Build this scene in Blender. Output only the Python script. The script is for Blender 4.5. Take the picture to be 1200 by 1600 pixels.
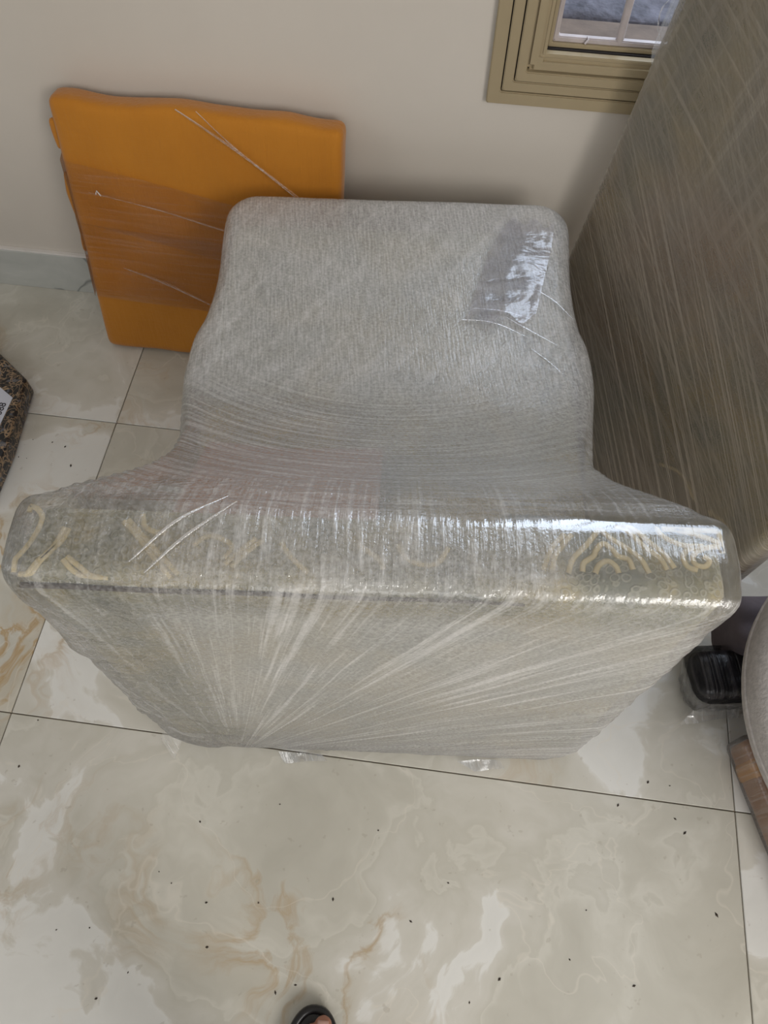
import bpy, bmesh, math, random
import numpy as np
from mathutils import Vector, Matrix

random.seed(7)
rng = np.random.default_rng(7)
for o in list(bpy.data.objects):
    bpy.data.objects.remove(o)
S = bpy.context.scene
COL = S.collection

# ------------------------------------------------------------------ camera
cam_h = 1.297
cd = bpy.data.cameras.new('camera')
cam = bpy.data.objects.new('camera', cd)
COL.objects.link(cam)
cd.sensor_fit = 'VERTICAL'
cd.sensor_height = 32.0
cd.sensor_width = 24.0
cd.lens = 1193.0 / 1600.0 * 32.0
cd.clip_start = 0.02
Rw = np.array([[0.99160358, 0.11686507, -0.05536149],
               [0.12910524, -0.87031638, 0.47526965],
               [0.00736041, -0.47842655, -0.87809673]])   # world = Rw @ (right, down, forward)
M = Matrix.Identity(4)
for i in range(3):
    M[i][0] = Rw[i][0]
    M[i][1] = -Rw[i][1]
    M[i][2] = -Rw[i][2]
M[2][3] = cam_h
cam.matrix_world = M
S.camera = cam

# ------------------------------------------------------------------ world, lights, exposure
W = bpy.data.worlds.new('world')
S.world = W
W.use_nodes = True
wn = W.node_tree.nodes
wb = wn['Background']
wb.inputs['Color'].default_value = (0.86, 0.93, 1.0, 1)
wb.inputs['Strength'].default_value = 0.25


def area(name, loc, target, sx, sy, power, col=(1, 1, 1)):
    ld = bpy.data.lights.new(name, 'AREA')
    ld.shape = 'RECTANGLE'
    ld.size = sx
    ld.size_y = sy
    ld.energy = power
    ld.color = col
    o = bpy.data.objects.new(name, ld)
    COL.objects.link(o)
    o.location = loc
    d = Vector(target) - Vector(loc)
    o.rotation_euler = d.to_track_quat('-Z', 'Y').to_euler()
    return o


# daylight from the right and through the wall window, plus two added unseen lights
area('daylight_right_window', (1.62, -1.3, 1.75), (-0.3, 0.4, 0.2), 1.4, 1.3, 52, (1.0, 0.975, 0.945))
area('added_rear_light', (0.2, -2.8, 1.9), (-0.1, 0.3, 0.2), 1.8, 1.4, 16, (1.0, 0.985, 0.965))  # added light behind the camera, for highlights on the backrest edge
area('added_left_fill', (-2.7, -0.9, 1.7), (-0.2, 0.5, 0.3), 1.4, 1.4, 6, (1.0, 0.98, 0.97))  # added weak fill light from the left
area('daylight_wall_window', (0.75, 1.62, 1.55), (0.2, 0.3, 0.4), 1.1, 1.5, 24, (0.72, 0.83, 1.0))

S.view_settings.view_transform = 'Standard'
S.view_settings.look = 'None'
S.view_settings.gamma = 1
S.view_settings.use_curve_mapping = False
S.view_settings.exposure = 0.08


# ------------------------------------------------------------------ node helper
class NT:
    def __init__(self, name):
        self.mat = bpy.data.materials.new(name)
        self.mat.use_nodes = True
        self.t = self.mat.node_tree
        self.t.nodes.clear()
        self.out = self.t.nodes.new('ShaderNodeOutputMaterial')
        self.tc = None

    def n(self, typ, **kw):
        nd = self.t.nodes.new('ShaderNode' + typ)
        for k, v in kw.items():
            setattr(nd, k, v)
        return nd

    def put(self, sock, v):
        if hasattr(v, 'links') or isinstance(v, bpy.types.NodeSocket):
            self.t.links.new(v, sock)
        elif isinstance(v, (tuple, list)):
            d = sock.default_value
            if len(d) == 4 and len(v) == 3:
                v = (*v, 1)
            sock.default_value = v
        else:
            try:
                sock.default_value = v
            except TypeError:
                sock.default_value = (v, v, v)

    def coord(self, which='Object'):
        if self.tc is None:
            self.tc = self.n('TexCoord')
        return self.tc.outputs[which]

    def m(self, op, a, b=0.0, c=None, clamp=False):
        nd = self.n('Math', operation=op, use_clamp=clamp)
        self.put(nd.inputs[0], a)
        self.put(nd.inputs[1], b)
        if c is not None:
            self.put(nd.inputs[2], c)
        return nd.outputs[0]

    def add(self, a, b): return self.m('ADD', a, b)
    def mul(self, a, b): return self.m('MULTIPLY', a, b)
    def sub(self, a, b): return self.m('SUBTRACT', a, b)

    def sep(self, v):
        nd = self.n('SeparateXYZ')
        self.put(nd.inputs[0], v)
        return nd.outputs[0], nd.outputs[1], nd.outputs[2]

    def comb(self, x, y, z=0.0):
        nd = self.n('CombineXYZ')
        for i, v in enumerate((x, y, z)):
            self.put(nd.inputs[i], v)
        return nd.outputs[0]

    def vm(self, op, a, b):
        nd = self.n('VectorMath', operation=op)
        self.put(nd.inputs[0], a)
        self.put(nd.inputs[1], b)
        return nd.outputs[0]

    def noise(self, v, scale=5, detail=2, rough=0.5, dist=0.0, col=False):
        nd = self.n('TexNoise')
        self.put(nd.inputs['Vector'], v)
        nd.inputs['Scale'].default_value = scale
        nd.inputs['Detail'].default_value = detail
        nd.inputs['Roughness'].default_value = rough
        nd.inputs['Distortion'].default_value = dist
        return nd.outputs['Color' if col else 'Fac']

    def vor(self, v, scale, feature='F1', out='Distance', rand=1.0):
        nd = self.n('TexVoronoi', feature=feature)
        self.put(nd.inputs['Vector'], v)
        nd.inputs['Scale'].default_value = scale
        nd.inputs['Randomness'].default_value = rand
        return nd.outputs[out]

    def ramp(self, f, stops, smooth=False):
        nd = self.n('ValToRGB')
        cr = nd.color_ramp
        if smooth:
            cr.interpolation = 'EASE'
        while len(cr.elements) < len(stops):
            cr.elements.new(0.5)
        for e, (p, c) in zip(cr.elements, stops):
            e.position = p
            if not isinstance(c, (tuple, list)):
                c = (c, c, c)
            e.color = (*c, 1)
        self.put(nd.inputs[0], f)
        return nd.outputs[0]

    def mr(self, f, a, b, c=0.0, d=1.0, smooth=False):
        nd = self.n('MapRange')
        if smooth:
            nd.interpolation_type = 'SMOOTHSTEP'
        self.put(nd.inputs[0], f)
        for i, v in enumerate((a, b, c, d)):
            nd.inputs[i + 1].default_value = v
        return nd.outputs[0]

    def mix(self, f, a, b, mode='MIX'):
        nd = self.n('Mix', data_type='RGBA', blend_type=mode)
        self.put(nd.inputs[0], f)
        self.put(nd.inputs[6], a)
        self.put(nd.inputs[7], b)
        return nd.outputs[2]

    def bump(self, h, strength=0.3, dist=0.002, normal=None):
        nd = self.n('Bump')
        self.put(nd.inputs['Height'], h)
        nd.inputs['Strength'].default_value = strength
        nd.inputs['Distance'].default_value = dist
        if normal is not None:
            self.put(nd.inputs['Normal'], normal)
        return nd.outputs[0]

    def shader(self, typ, **kw):
        nd = self.n(typ)
        for k, v in kw.items():
            self.put(nd.inputs[k], v)
        return nd.outputs[0]

    def mixs(self, f, a, b):
        nd = self.n('MixShader')
        self.put(nd.inputs[0], f)
        self.put(nd.inputs[1], a)
        self.put(nd.inputs[2], b)
        return nd.outputs[0]

    def done(self, s):
        self.t.links.new(s, self.out.inputs[0])
        return self.mat


def simple(name, col, rough=0.6, bump=None, metallic=0.0, var=0.08, vscale=8.0, spec=0.5):
    t = NT(name)
    o = t.coord()
    n = t.noise(o, vscale, 4, 0.6)
    dark = tuple(c * (1 - var) for c in col)
    lite = tuple(min(1, c * (1 + var)) for c in col)
    c = t.ramp(n, [(0.3, dark), (0.7, lite)])
    kw = {'Base Color': c, 'Roughness': rough, 'Metallic': metallic, 'Specular IOR Level': spec}
    if bump:
        kw['Normal'] = t.bump(t.noise(o, bump[0], 3), bump[1], bump[2])
    return t.done(t.shader('BsdfPrincipled', **kw))


# ------------------------------------------------------------------ object helpers
def link(name, me, mat=None, parent=None):
    o = bpy.data.objects.new(name, me)
    COL.objects.link(o)
    if mat is not None and me is not None and len(me.materials) == 0:
        me.materials.append(mat)
    if parent is not None:
        o.parent = parent
    return o


def tag(o, label=None, cat=None, group=None, kind=None):
    if label: o['label'] = label
    if cat: o['category'] = cat
    if group: o['group'] = group
    if kind: o['kind'] = kind
    return o


def empty(name, loc=(0, 0, 0), rz=0.0):
    o = bpy.data.objects.new(name, None)
    COL.objects.link(o)
    o.location = loc
    o.rotation_euler = (0, 0, rz)
    return o


def mesh_np(name, V, F, smooth=True):
    me = bpy.data.meshes.new(name)
    V = np.asarray(V, dtype=np.float32)
    F = np.asarray(F, dtype=np.int32)
    k = F.shape[1]
    me.vertices.add(len(V))
    me.vertices.foreach_set('co', V.ravel())
    me.loops.add(F.size)
    me.loops.foreach_set('vertex_index', F.ravel())
    me.polygons.add(len(F))
    me.polygons.foreach_set('loop_start', np.arange(0, F.size, k, dtype=np.int32))
    me.polygons.foreach_set('loop_total', np.full(len(F), k, dtype=np.int32))
    if smooth:
        me.polygons.foreach_set('use_smooth', np.ones(len(F), dtype=bool))
    me.update(calc_edges=True)
    me.validate()
    return me


def bm_mesh(name, bm, smooth=False):
    me = bpy.data.meshes.new(name)
    bmesh.ops.recalc_face_normals(bm, faces=bm.faces)
    bm.to_mesh(me)
    bm.free()
    if smooth:
        for p in me.polygons:
            p.use_smooth = True
    return me


def bevbox(x0, x1, y0, y1, z0, z1, bev=0.003, seg=2):
    bm = bmesh.new()
    bmesh.ops.create_cube(bm, size=1)
    for v in bm.verts:
        v.co = Vector((x0 + (v.co.x + .5) * (x1 - x0), y0 + (v.co.y + .5) * (y1 - y0), z0 + (v.co.z + .5) * (z1 - z0)))
    if bev > 0:
        bmesh.ops.bevel(bm, geom=bm.edges[:], offset=bev, segments=seg, affect='EDGES', profile=0.5)
    return bm_mesh('box', bm)


def soft_box(half, r, step=0.02, disp=None, keep=None, center=(0, 0, 0)):
    """rounded box grid centred on 0; disp(V, N) -> V; keep(facecentres)->mask"""
    half = np.array(half, float)
    Vs, Fs, base = [], [], 0
    n = [max(2, int(math.ceil(2 * h / step))) for h in half]
    for ax in range(3):
        a, b = [(1, 2), (2, 0), (0, 1)][ax]
        for s in (-1, 1):
            ua = np.linspace(-half[a], half[a], n[a] + 1)
            ub = np.linspace(-half[b], half[b], n[b] + 1)
            A, B = np.meshgrid(ua, ub, indexing='ij')
            P = np.zeros(A.shape + (3,))
            P[..., a] = A; P[..., b] = B; P[..., ax] = s * half[ax]
            idx = np.arange(A.size).reshape(A.shape) + base
            q = np.stack([idx[:-1, :-1], idx[1:, :-1], idx[1:, 1:], idx[:-1, 1:]], -1).reshape(-1, 4)
            if s < 0: q = q[:, ::-1]
            Vs.append(P.reshape(-1, 3)); Fs.append(q); base += A.size
    V = np.concatenate(Vs); F = np.concatenate(Fs)
    key = np.round(V, 6)
    uniq, inv = np.unique(key, axis=0, return_inverse=True)
    inv = inv.ravel()
    V = uniq; F = inv[F]
    inner = np.clip(V, -(half - r), half - r)
    d = V - inner
    L = np.linalg.norm(d, axis=1, keepdims=True)
    N = d / np.maximum(L, 1e-9)
    V = inner + N * r
    if disp is not None:
        V = disp(V, N)
    if keep is not None:
        F = F[keep(V[F].mean(1))]
    return V + np.array(center), F


def fbm(P, scale, seed=0, octv=3):
    """cheap smooth pseudo-noise from sines, range about -1..1"""
    r = np.random.default_rng(seed)
    out = np.zeros(len(P)); amp = 1.0; tot = 0
    for k in range(octv):
        for j in range(4):
            d = r.normal(size=3); d /= np.linalg.norm(d)
            out += amp * np.sin((P @ d) * scale * (1.7 ** k) * r.uniform(0.7, 1.3) + r.uniform(0, 6.28)) / 2.2
        tot += amp; amp *= 0.5
    return out / tot


def surface_net(F, org, h):
    nx, ny, nz = F.shape
    c = np.zeros((nx - 1, ny - 1, nz - 1, 3), np.float32)
    cnt = np.zeros((nx - 1, ny - 1, nz - 1), np.float32)
    for ax in range(3):
        o1, o2 = [i for i in range(3) if i != ax]
        for a in (0, 1):
            for b in (0, 1):
                s0 = [None] * 3; s1 = [None] * 3
                s0[ax] = slice(0, -1); s1[ax] = slice(1, None)
                for oo, k in ((o1, a), (o2, b)):
                    s0[oo] = s1[oo] = slice(k, F.shape[oo] - 1 + k)
                f0 = F[tuple(s0)]; f1 = F[tuple(s1)]
                cr = (f0 < 0) != (f1 < 0)
                t = np.where(cr, f0 / np.where(cr, f0 - f1, 1), 0)
                cnt += cr
                c[..., ax] += t
                c[..., o1] += cr * a
                c[..., o2] += cr * b
    act = cnt > 0
    idx = -np.ones(act.shape, np.int64)
    idx[act] = np.arange(act.sum())
    ijk = np.argwhere(act)
    V = (ijk + c[act] / cnt[act][:, None]) * h + np.array(org)
    quads = []
    for ax in range(3):
        o1, o2 = [(1, 2), (2, 0), (0, 1)][ax]
        s0 = [slice(1, -1)] * 3; s1 = [slice(1, -1)] * 3
        s0[ax] = slice(0, -1); s1[ax] = slice(1, None)
        f0 = F[tuple(s0)] < 0; f1 = F[tuple(s1)] < 0
        for flag, rev in ((f0 & ~f1, False), (~f0 & f1, True)):
            e = np.argwhere(flag)
            e[:, o1] += 1; e[:, o2] += 1
            q = []
            for da, db in ((-1, -1), (0, -1), (0, 0), (-1, 0)):
                k = e.copy(); k[:, o1] += da; k[:, o2] += db
                q.append(idx[k[:, 0], k[:, 1], k[:, 2]])
            q = np.stack(q, -1)
            if rev: q = q[:, ::-1]
            quads.append(q)
    return V, np.concatenate(quads)


def tube(name_pts, r, segs=6, closed=False, flat=1.0):
    """tube mesh data along points (list of 3-vectors); flat squashes in z"""
    P = [Vector(p) for p in name_pts]
    V, F = [], []
    n = len(P)
    for i, p in enumerate(P):
        t = (P[min(i + 1, n - 1)] - P[max(i - 1, 0)])
        t = t.normalized() if t.length > 1e-9 else Vector((1, 0, 0))
        upv = Vector((0, 0, 1)) if abs(t.z) < 0.9 else Vector((0, 1, 0))
        sd = t.cross(upv).normalized(); u2 = sd.cross(t).normalized()
        rr = r(i / (n - 1)) if callable(r) else r
        for k in range(segs):
            a = 2 * math.pi * k / segs
            V.append(p + sd * (math.cos(a) * rr) + u2 * (math.sin(a) * rr * flat))
    for i in range(n - 1):
        for k in range(segs):
            a = i * segs + k; b = i * segs + (k + 1) % segs
            F.append((a, b, b + segs, a + segs))
    return [tuple(v) for v in V], F


def smooth_path(pts, sub=6):
    P = [np.array(p, float) for p in pts]
    P = [2 * P[0] - P[1]] + P + [2 * P[-1] - P[-2]]
    out = []
    for i in range(1, len(P) - 2):
        for k in range(sub):
            t = k / sub
            out.append(0.5 * (2 * P[i] + (P[i + 1] - P[i - 1]) * t + (2 * P[i - 1] - 5 * P[i] + 4 * P[i + 1] - P[i + 2]) * t * t
                              + (-P[i - 1] + 3 * P[i] - 3 * P[i + 1] + P[i + 2]) * t ** 3))
    out.append(P[-2])
    return out


# ------------------------------------------------------------------ materials
def m_wall():
    t = NT('painted_plaster')
    o = t.coord()
    c = t.ramp(t.noise(o, 1.3, 5, 0.6), [(0.3, (0.60, 0.545, 0.475)), (0.7, (0.655, 0.60, 0.53))])
    h = t.add(t.noise(o, 6, 3), t.mul(t.noise(o, 90, 2), 0.15))
    return t.done(t.shader('BsdfPrincipled', **{'Base Color': c, 'Roughness': 0.42, 'Normal': t.bump(h, 0.25, 0.004)}))


def m_tile():
    t = NT('onyx_floor_tile')
    oi = t.n('ObjectInfo')
    rnd = oi.outputs['Random']
    o = t.vm('ADD', t.coord(), t.comb(t.mul(rnd, 37.0), t.mul(rnd, 91.0), t.mul(rnd, 13.0)))
    warp = t.noise(o, 3.0, 4, 0.55, 0, col=True)
    ow = t.vm('ADD', o, t.vm('MULTIPLY', t.vm('SUBTRACT', warp, (0.5, 0.5, 0.5)), (0.35, 0.35, 0.35)))
    n1 = t.noise(ow, 3.0, 7, 0.52, 0.5)
    n2 = t.noise(t.vm('ADD', ow, (5.1, 2.2, 0)), 2.8, 7, 0.58, 0.9)
    n3 = t.noise(t.vm('ADD', o, (9.1, 7.2, 0)), 1.7, 3, 0.5, 0.3)
    base = t.ramp(n1, [(0.30, (0.49, 0.465, 0.395)), (0.43, (0.60, 0.575, 0.50)), (0.465, (0.67, 0.645, 0.57)),
                       (0.475, (0.60, 0.575, 0.50)), (0.56, (0.69, 0.665, 0.60)), (0.575, (0.81, 0.80, 0.76)),
                       (0.70, (0.74, 0.73, 0.69))])
    # warm brown veins, broken up, one soft side
    v = t.m('ABSOLUTE', t.sub(n2, 0.5))
    vein = t.mul(t.mr(v, 0.0, 0.028, 1.0, 0.0), t.mr(n3, 0.44, 0.60, 0.0, 0.95))
    c = t.mix(vein, base, (0.47, 0.32, 0.16))
    halo = t.mul(t.mr(t.sub(n2, 0.5), 0.0, 0.09, 1.0, 0.0), t.mul(t.m('GREATER_THAN', n2, 0.5), t.mr(n3, 0.45, 0.65, 0.0, 0.42)))
    c = t.mix(halo, c, (0.53, 0.42, 0.27))
    n4 = t.noise(t.vm('ADD', ow, (1.7, 8.8, 0)), 3.4, 4, 0.5, 0.8)
    thin = t.mul(t.mr(t.m('ABSOLUTE', t.sub(n4, 0.52)), 0.0, 0.007, 1.0, 0.0), 0.35)
    c = t.mix(thin, c, (0.80, 0.75, 0.66))
    sp = t.mr(t.noise(o, 70, 2), 0.70, 0.74, 0.0, 0.25)
    c = t.mix(sp, c, (0.34, 0.29, 0.22))
    r = t.mr(t.noise(o, 9, 4), 0.3, 0.7, 0.13, 0.24)
    h = t.noise(o, 3, 2)
    return t.done(t.shader('BsdfPrincipled', **{'Base Color': c, 'Roughness': r, 'Specular IOR Level': 0.5,
                                                'Normal': t.bump(h, 0.1, 0.004)}))


def m_base():
    t = NT('grey_marble_skirting')
    o = t.coord()
    n = t.noise(o, 4, 5, 0.6, 0.8)
    c = t.ramp(n, [(0.3, (0.42, 0.43, 0.40)), (0.6, (0.53, 0.535, 0.50)), (0.75, (0.64, 0.64, 0.60))])
    v = t.mr(t.m('ABSOLUTE', t.sub(t.noise(t.vm('ADD', o, (3, 1, 2)), 4.2, 3, 0.5, 0.4), 0.5)), 0, 0.02, 0.8, 0)
    c = t.mix(v, c, (0.16, 0.17, 0.16))
    return t.done(t.shader('BsdfPrincipled', **{'Base Color': c, 'Roughness': 0.25}))


def m_fabric(name, scale=95.0, brown=0.0, ringk=0.6):
    t = NT(name)
    o = t.coord()
    w = t.vm('ADD', o, t.vm('MULTIPLY', t.noise(o, 20, 2, 0.5, 0, col=True), (0.02, 0.02, 0.02)))
    d = t.vor(w, scale, 'F1', rand=0.8)
    ring = t.mul(t.mr(d, 0.30, 0.42, 0, 1, True), t.mr(d, 0.48, 0.62, 1, 0, True))
    big = t.noise(o, 9, 3, 0.6, 0.9)
    base = t.ramp(big, [(0.35, (0.20, 0.21, 0.15)), (0.48, (0.32, 0.295, 0.17)), (0.60, (0.46, 0.37, 0.16)), (0.72, (0.36, 0.34, 0.24))])
    c = t.mix(t.mul(ring, ringk), base, (0.60, 0.57, 0.44))
    fine = t.noise(o, 420, 2)
    c = t.mix(t.mr(fine, 0.3, 0.7, 0, 0.25), c, (0.12, 0.12, 0.10))
    if brown:
        c = t.mix(t.mul(t.mr(t.noise(o, 2.3, 3), 0.42, 0.62, 0, 1, True), brown), c, (0.30, 0.17, 0.09))
    h = t.add(t.mul(ring, 0.6), t.mul(fine, 0.4))
    return t.done(t.shader('BsdfPrincipled', **{'Base Color': c, 'Roughness': 0.75, 'Sheen Weight': 0.2,
                                                'Normal': t.bump(h, 0.7, 0.002)}))


def film_out(t, milk, height, rough=0.16, gloss=0.16, bstr=0.6, bdist=0.0015, tint=(0.96, 0.96, 0.97), col=(0.80, 0.79, 0.78)):
    nrm = t.bump(height, bstr, bdist)
    tr = t.shader('BsdfTransparent', Color=tint)
    df = t.shader('BsdfDiffuse', Color=col, Normal=nrm)
    tl = t.shader('BsdfTranslucent', Color=col, Normal=nrm)
    body = t.mixs(milk, tr, t.mixs(0.25, df, tl))
    gl = t.shader('BsdfGlossy', Color=(1, 1, 1), Roughness=rough, Normal=nrm)
    lw = t.n('LayerWeight')
    lw.inputs['Blend'].default_value = 0.25
    t.put(lw.inputs['Normal'], nrm)
    fac = t.m('ADD', t.mul(lw.outputs['Fresnel'], 0.75), gloss, clamp=True)
    return t.done(t.mixs(fac, body, gl))


def streak(t, a, b, ka, kb, detail=3, rough=0.6, off=0.0):
    """noise stretched along b: a = across coordinate, b = along coordinate"""
    return t.noise(t.comb(t.mul(a, ka), t.mul(b, kb), off), 1.0, detail, rough)


def m_chair_film():
    t = NT('stretch_film_clear_milky')
    u, v, z = t.sep(t.coord())
    nx, ny, nz = t.sep(t.coord('Normal'))
    wf = t.mr(t.mul(ny, -1.0), 0.35, 0.75, 0, 1, True)          # faces the photographer (rear of backrest)
    # fan of pleats gathered near the lower left of the rear face
    pu = t.add(u, 0.235); pz = t.add(z, 0.05)
    ang = t.m('ARCTAN2', pz, pu)
    rad = t.m('SQRT', t.add(t.mul(pu, pu), t.mul(pz, pz)))
    f1 = streak(t, ang, rad, 48, 2.2, 3, 0.65)
    f2 = streak(t, ang, rad, 170, 7, 2, 0.6, 3.3)
    fan = t.add(t.mr(f1, 0.50, 0.66, 0, 1, True), t.mul(t.mr(f2, 0.55, 0.72), 0.45))
    fan_h = t.add(t.mul(f1, 1.0), t.mul(f2, 0.4))
    # crumpled loose film at the left side of the rear face
    crm = t.mul(t.mr(u, -0.16, -0.24, 0, 1, True), wf)
    cr = t.vor(t.vm('ADD', t.coord(), t.vm('MULTIPLY', t.noise(t.coord(), 25, 3, 0.6, 0, col=True), (0.04, 0.04, 0.04))), 30, 'F1')
    # band over the top of the backrest
    wt = t.mul(t.mr(z, 0.60, 0.66, 0, 1, True), t.sub(1.0, wf))
    t1 = streak(t, v, u, 260, 7, 3, 0.6, 1.1)
    t1b = streak(t, z, u, 260, 7, 3, 0.6, 1.1)
    t2 = streak(t, u, t.add(v, z), 120, 14, 3, 0.6, 2.0)
    vlim = t.mr(v, 0.100, 0.078, 0, 1, True)
    clear_r = t.mul(t.mr(u, 0.13, 0.19, 0, 1, True), vlim)
    clear_l = t.mul(t.mr(u, -0.14, -0.24, 0, 1, True), vlim)
    # saddle between backrest and seat: lines running across, pinched at the sides
    ws = t.mul(t.mr(v, 0.07, 0.10, 0, 1, True), t.mr(v, 0.46, 0.34, 0, 1, True))
    vv = t.add(v, t.mul(t.mul(u, u), -1.3))
    s1 = streak(t, vv, u, 230, 2.5, 3, 0.65, 4.0)
    # seat: fine grain lengthways and broad diagonals
    g0 = streak(t, t.add(u, t.mul(v, 0.10)), v, 330, 26, 2, 0.5, 6.0)
    dg = streak(t, t.sub(u, t.mul(v, 0.75)), t.add(v, u), 34, 2.4, 3, 0.6, 7.0)
    dg2 = streak(t, t.add(u, t.mul(v, 1.9)), t.sub(v, u), 60, 3.0, 3, 0.6, 9.0)
    low = t.noise(t.coord(), 5, 3)
    seat_m = t.add(t.add(0.46, t.mul(t.mr(g0, 0.42, 0.62), 0.16)), t.add(t.mul(t.mr(dg, 0.50, 0.72), 0.14), t.mul(t.mr(dg2, 0.58, 0.72), 0.08)))
    sad_m = t.add(t.mr(u, -0.1, 0.15, 0.30, 0.42), t.mul(t.mr(s1, 0.42, 0.66), t.mr(u, -0.1, 0.12, 0.36, 0.14)))
    top_m = t.add(t.add(0.32, t.mul(t.mr(t2, 0.5, 0.7), 0.30)), t.mul(t.mr(t1b, 0.5, 0.7), 0.22))
    top_m = t.mul(top_m, t.sub(1.0, t.add(t.mul(clear_r, 0.72), t.mul(clear_l, 0.55))))
    rear_m = t.sub(t.add(0.46, t.mul(fan, 0.34)), t.mul(t.mr(z, 0.62, 0.655), 0.20))
    rear_m = t.mul(rear_m, t.sub(1.0, t.mul(crm, 0.45)))
    def lerp(w, a, b): return t.add(a, t.mul(w, t.sub(b, a)))
    mk = lerp(ws, seat_m, sad_m)
    mk = lerp(wt, mk, top_m)
    mk = lerp(wf, mk, rear_m)
    grain = t.mr(t.noise(t.coord(), 230, 2, 0.6), 0.34, 0.66, -0.10, 0.10)
    speck = t.mr(t.noise(t.coord(), 520, 1), 0.70, 0.78, 0, 0.35)
    mk = t.m('ADD', mk, t.add(t.mul(t.add(grain, speck), t.sub(1.0, t.mul(t.mul(wt, clear_r), 0.7))), t.mul(t.sub(low, 0.5), 0.3)), clamp=True)
    fine = t.add(t.noise(t.coord(), 300, 3, 0.6), t.mul(t.mr(t.vor(t.coord(), 210, 'F1'), 0.0, 0.5, 1, 0), 0.25))
    hs = t.sub(t.add(t.mul(g0, 0.65), t.add(t.mul(dg, 0.8), t.mul(fine, 0.35))), 0.85)
    hb = t.add(t.mul(t.sub(s1, 0.5), t.mr(u, -0.05, 0.15, 1.0, 0.3)), t.mul(t.sub(fine, 0.6), 0.25))
    smt = t.mul(t.mul(t.mr(u, 0.04, 0.09, 0, 1, True), t.mr(u, 0.27, 0.20, 0, 1, True)), t.mul(t.mr(v, 0.06, 0.075, 0, 1, True), t.mr(v, 0.15, 0.12, 0, 1, True)))
    ht = t.mul(t.sub(t.add(t.add(t.mul(t2, 1.6), t.mul(t1b, 1.3)), t.mul(fine, 0.35)), 1.65), t.sub(1.0, t.mul(clear_r, 0.72)))
    hr = t.add(t.mul(t.sub(fan_h, 0.7), 1.0), t.add(t.mul(t.mul(crm, cr), 2.2), t.mul(fine, 0.2)))
    h = lerp(ws, hs, hb)
    h = lerp(wt, h, ht)
    h = lerp(wf, h, hr)
    # a smoother taut patch on the right of the seat mirrors the window
    sm = smt
    sm_old = t.mul(t.mul(t.mr(u, 0.11, 0.13, 0, 1, True), t.mr(u, 0.22, 0.19, 0, 1, True)), t.mr(v, 0.42, 0.48, 0, 1, True))
    rough = t.sub(0.125, t.mul(sm, 0.07))
    h = t.mul(h, t.sub(1.0, t.mul(sm, 0.85)))
    return film_out(t, mk, h, rough, t.add(t.add(0.05, t.mul(sm, 0.07)), t.mul(wt, 0.08)), 0.9, 0.002, col=(0.88, 0.865, 0.85))


def m_film(name, milk=0.35, kx=120, ky=4, rot=0.0, amp=0.3, axes=(0, 2), gloss=0.06, rough=0.2, extra=None, tint=(0.96, 0.96, 0.97)):
    t = NT(name)
    c = t.sep(t.coord())
    a, b = c[axes[0]], c[axes[1]]
    ca, sa = math.cos(rot), math.sin(rot)
    A = t.add(t.mul(a, ca), t.mul(b, sa)); B = t.sub(t.mul(b, ca), t.mul(a, sa))
    s = streak(t, A, B, kx, ky, 3, 0.65)
    s2 = streak(t, t.add(A, t.mul(B, 0.55)), B, kx * 0.6, ky, 3, 0.6, 5.0)
    mk = t.add(milk, t.add(t.mul(t.mr(s, 0.48, 0.68), amp), t.mul(t.mr(s2, 0.55, 0.70), amp * 0.7)))
    low = t.noise(t.coord(), 4, 3)
    mk = t.m('ADD', mk, t.mul(t.sub(low, 0.5), 0.2), clamp=True)
    h = t.add(s, t.add(t.mul(s2, 0.7), t.mul(t.noise(t.coord(), 200, 2), 0.25)))
    return film_out(t, mk, h, rough, gloss, 0.6, 0.0015, tint)


MAT = {}
MAT['wall'] = m_wall()
MAT['tile'] = m_tile()
MAT['grout'] = simple('grout', (0.20, 0.165, 0.12), 0.9, var=0.2, vscale=30)
MAT['base'] = m_base()
MAT['caulk'] = simple('white_caulk', (0.72, 0.68, 0.64), 0.6)
MAT['ceiling'] = simple('ceiling_paint', (0.75, 0.74, 0.72), 0.8)
MAT['trim'] = simple('beige_gloss_paint', (0.37, 0.295, 0.18), 0.38, (25, 0.15, 0.002), var=0.06, vscale=5)
MAT['gap'] = simple('dark_gap', (0.025, 0.02, 0.018), 0.9)
MAT['grille'] = simple('pinkish_white_enamel', (0.50, 0.44, 0.43), 0.4, (60, 0.2, 0.001), var=0.12, vscale=30)
MAT['sill'] = simple('brown_stone_sill', (0.16, 0.115, 0.085), 0.75, (60, 0.4, 0.002), var=0.25, vscale=20)
MAT['ledge'] = simple('rough_grey_ledge', (0.115, 0.11, 0.13), 0.8, (35, 0.9, 0.01), var=0.45, vscale=28)
MAT['fabric'] = m_fabric('embroidered_grey_green_fabric', 120.0, 0.0, 0.5)
MAT['fabric_tall'] = m_fabric('embroidered_fabric_brownish', 150.0, 0.75, 0.25)
MAT['gold'] = simple('gold_embroidery', (0.80, 0.66, 0.36), 0.55, (300, 0.5, 0.001), var=0.12, vscale=60)
MAT['wood'] = simple('dark_wood', (0.06, 0.04, 0.03), 0.5)
MAT['chair_film'] = m_chair_film()
MAT['orange'] = None

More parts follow.
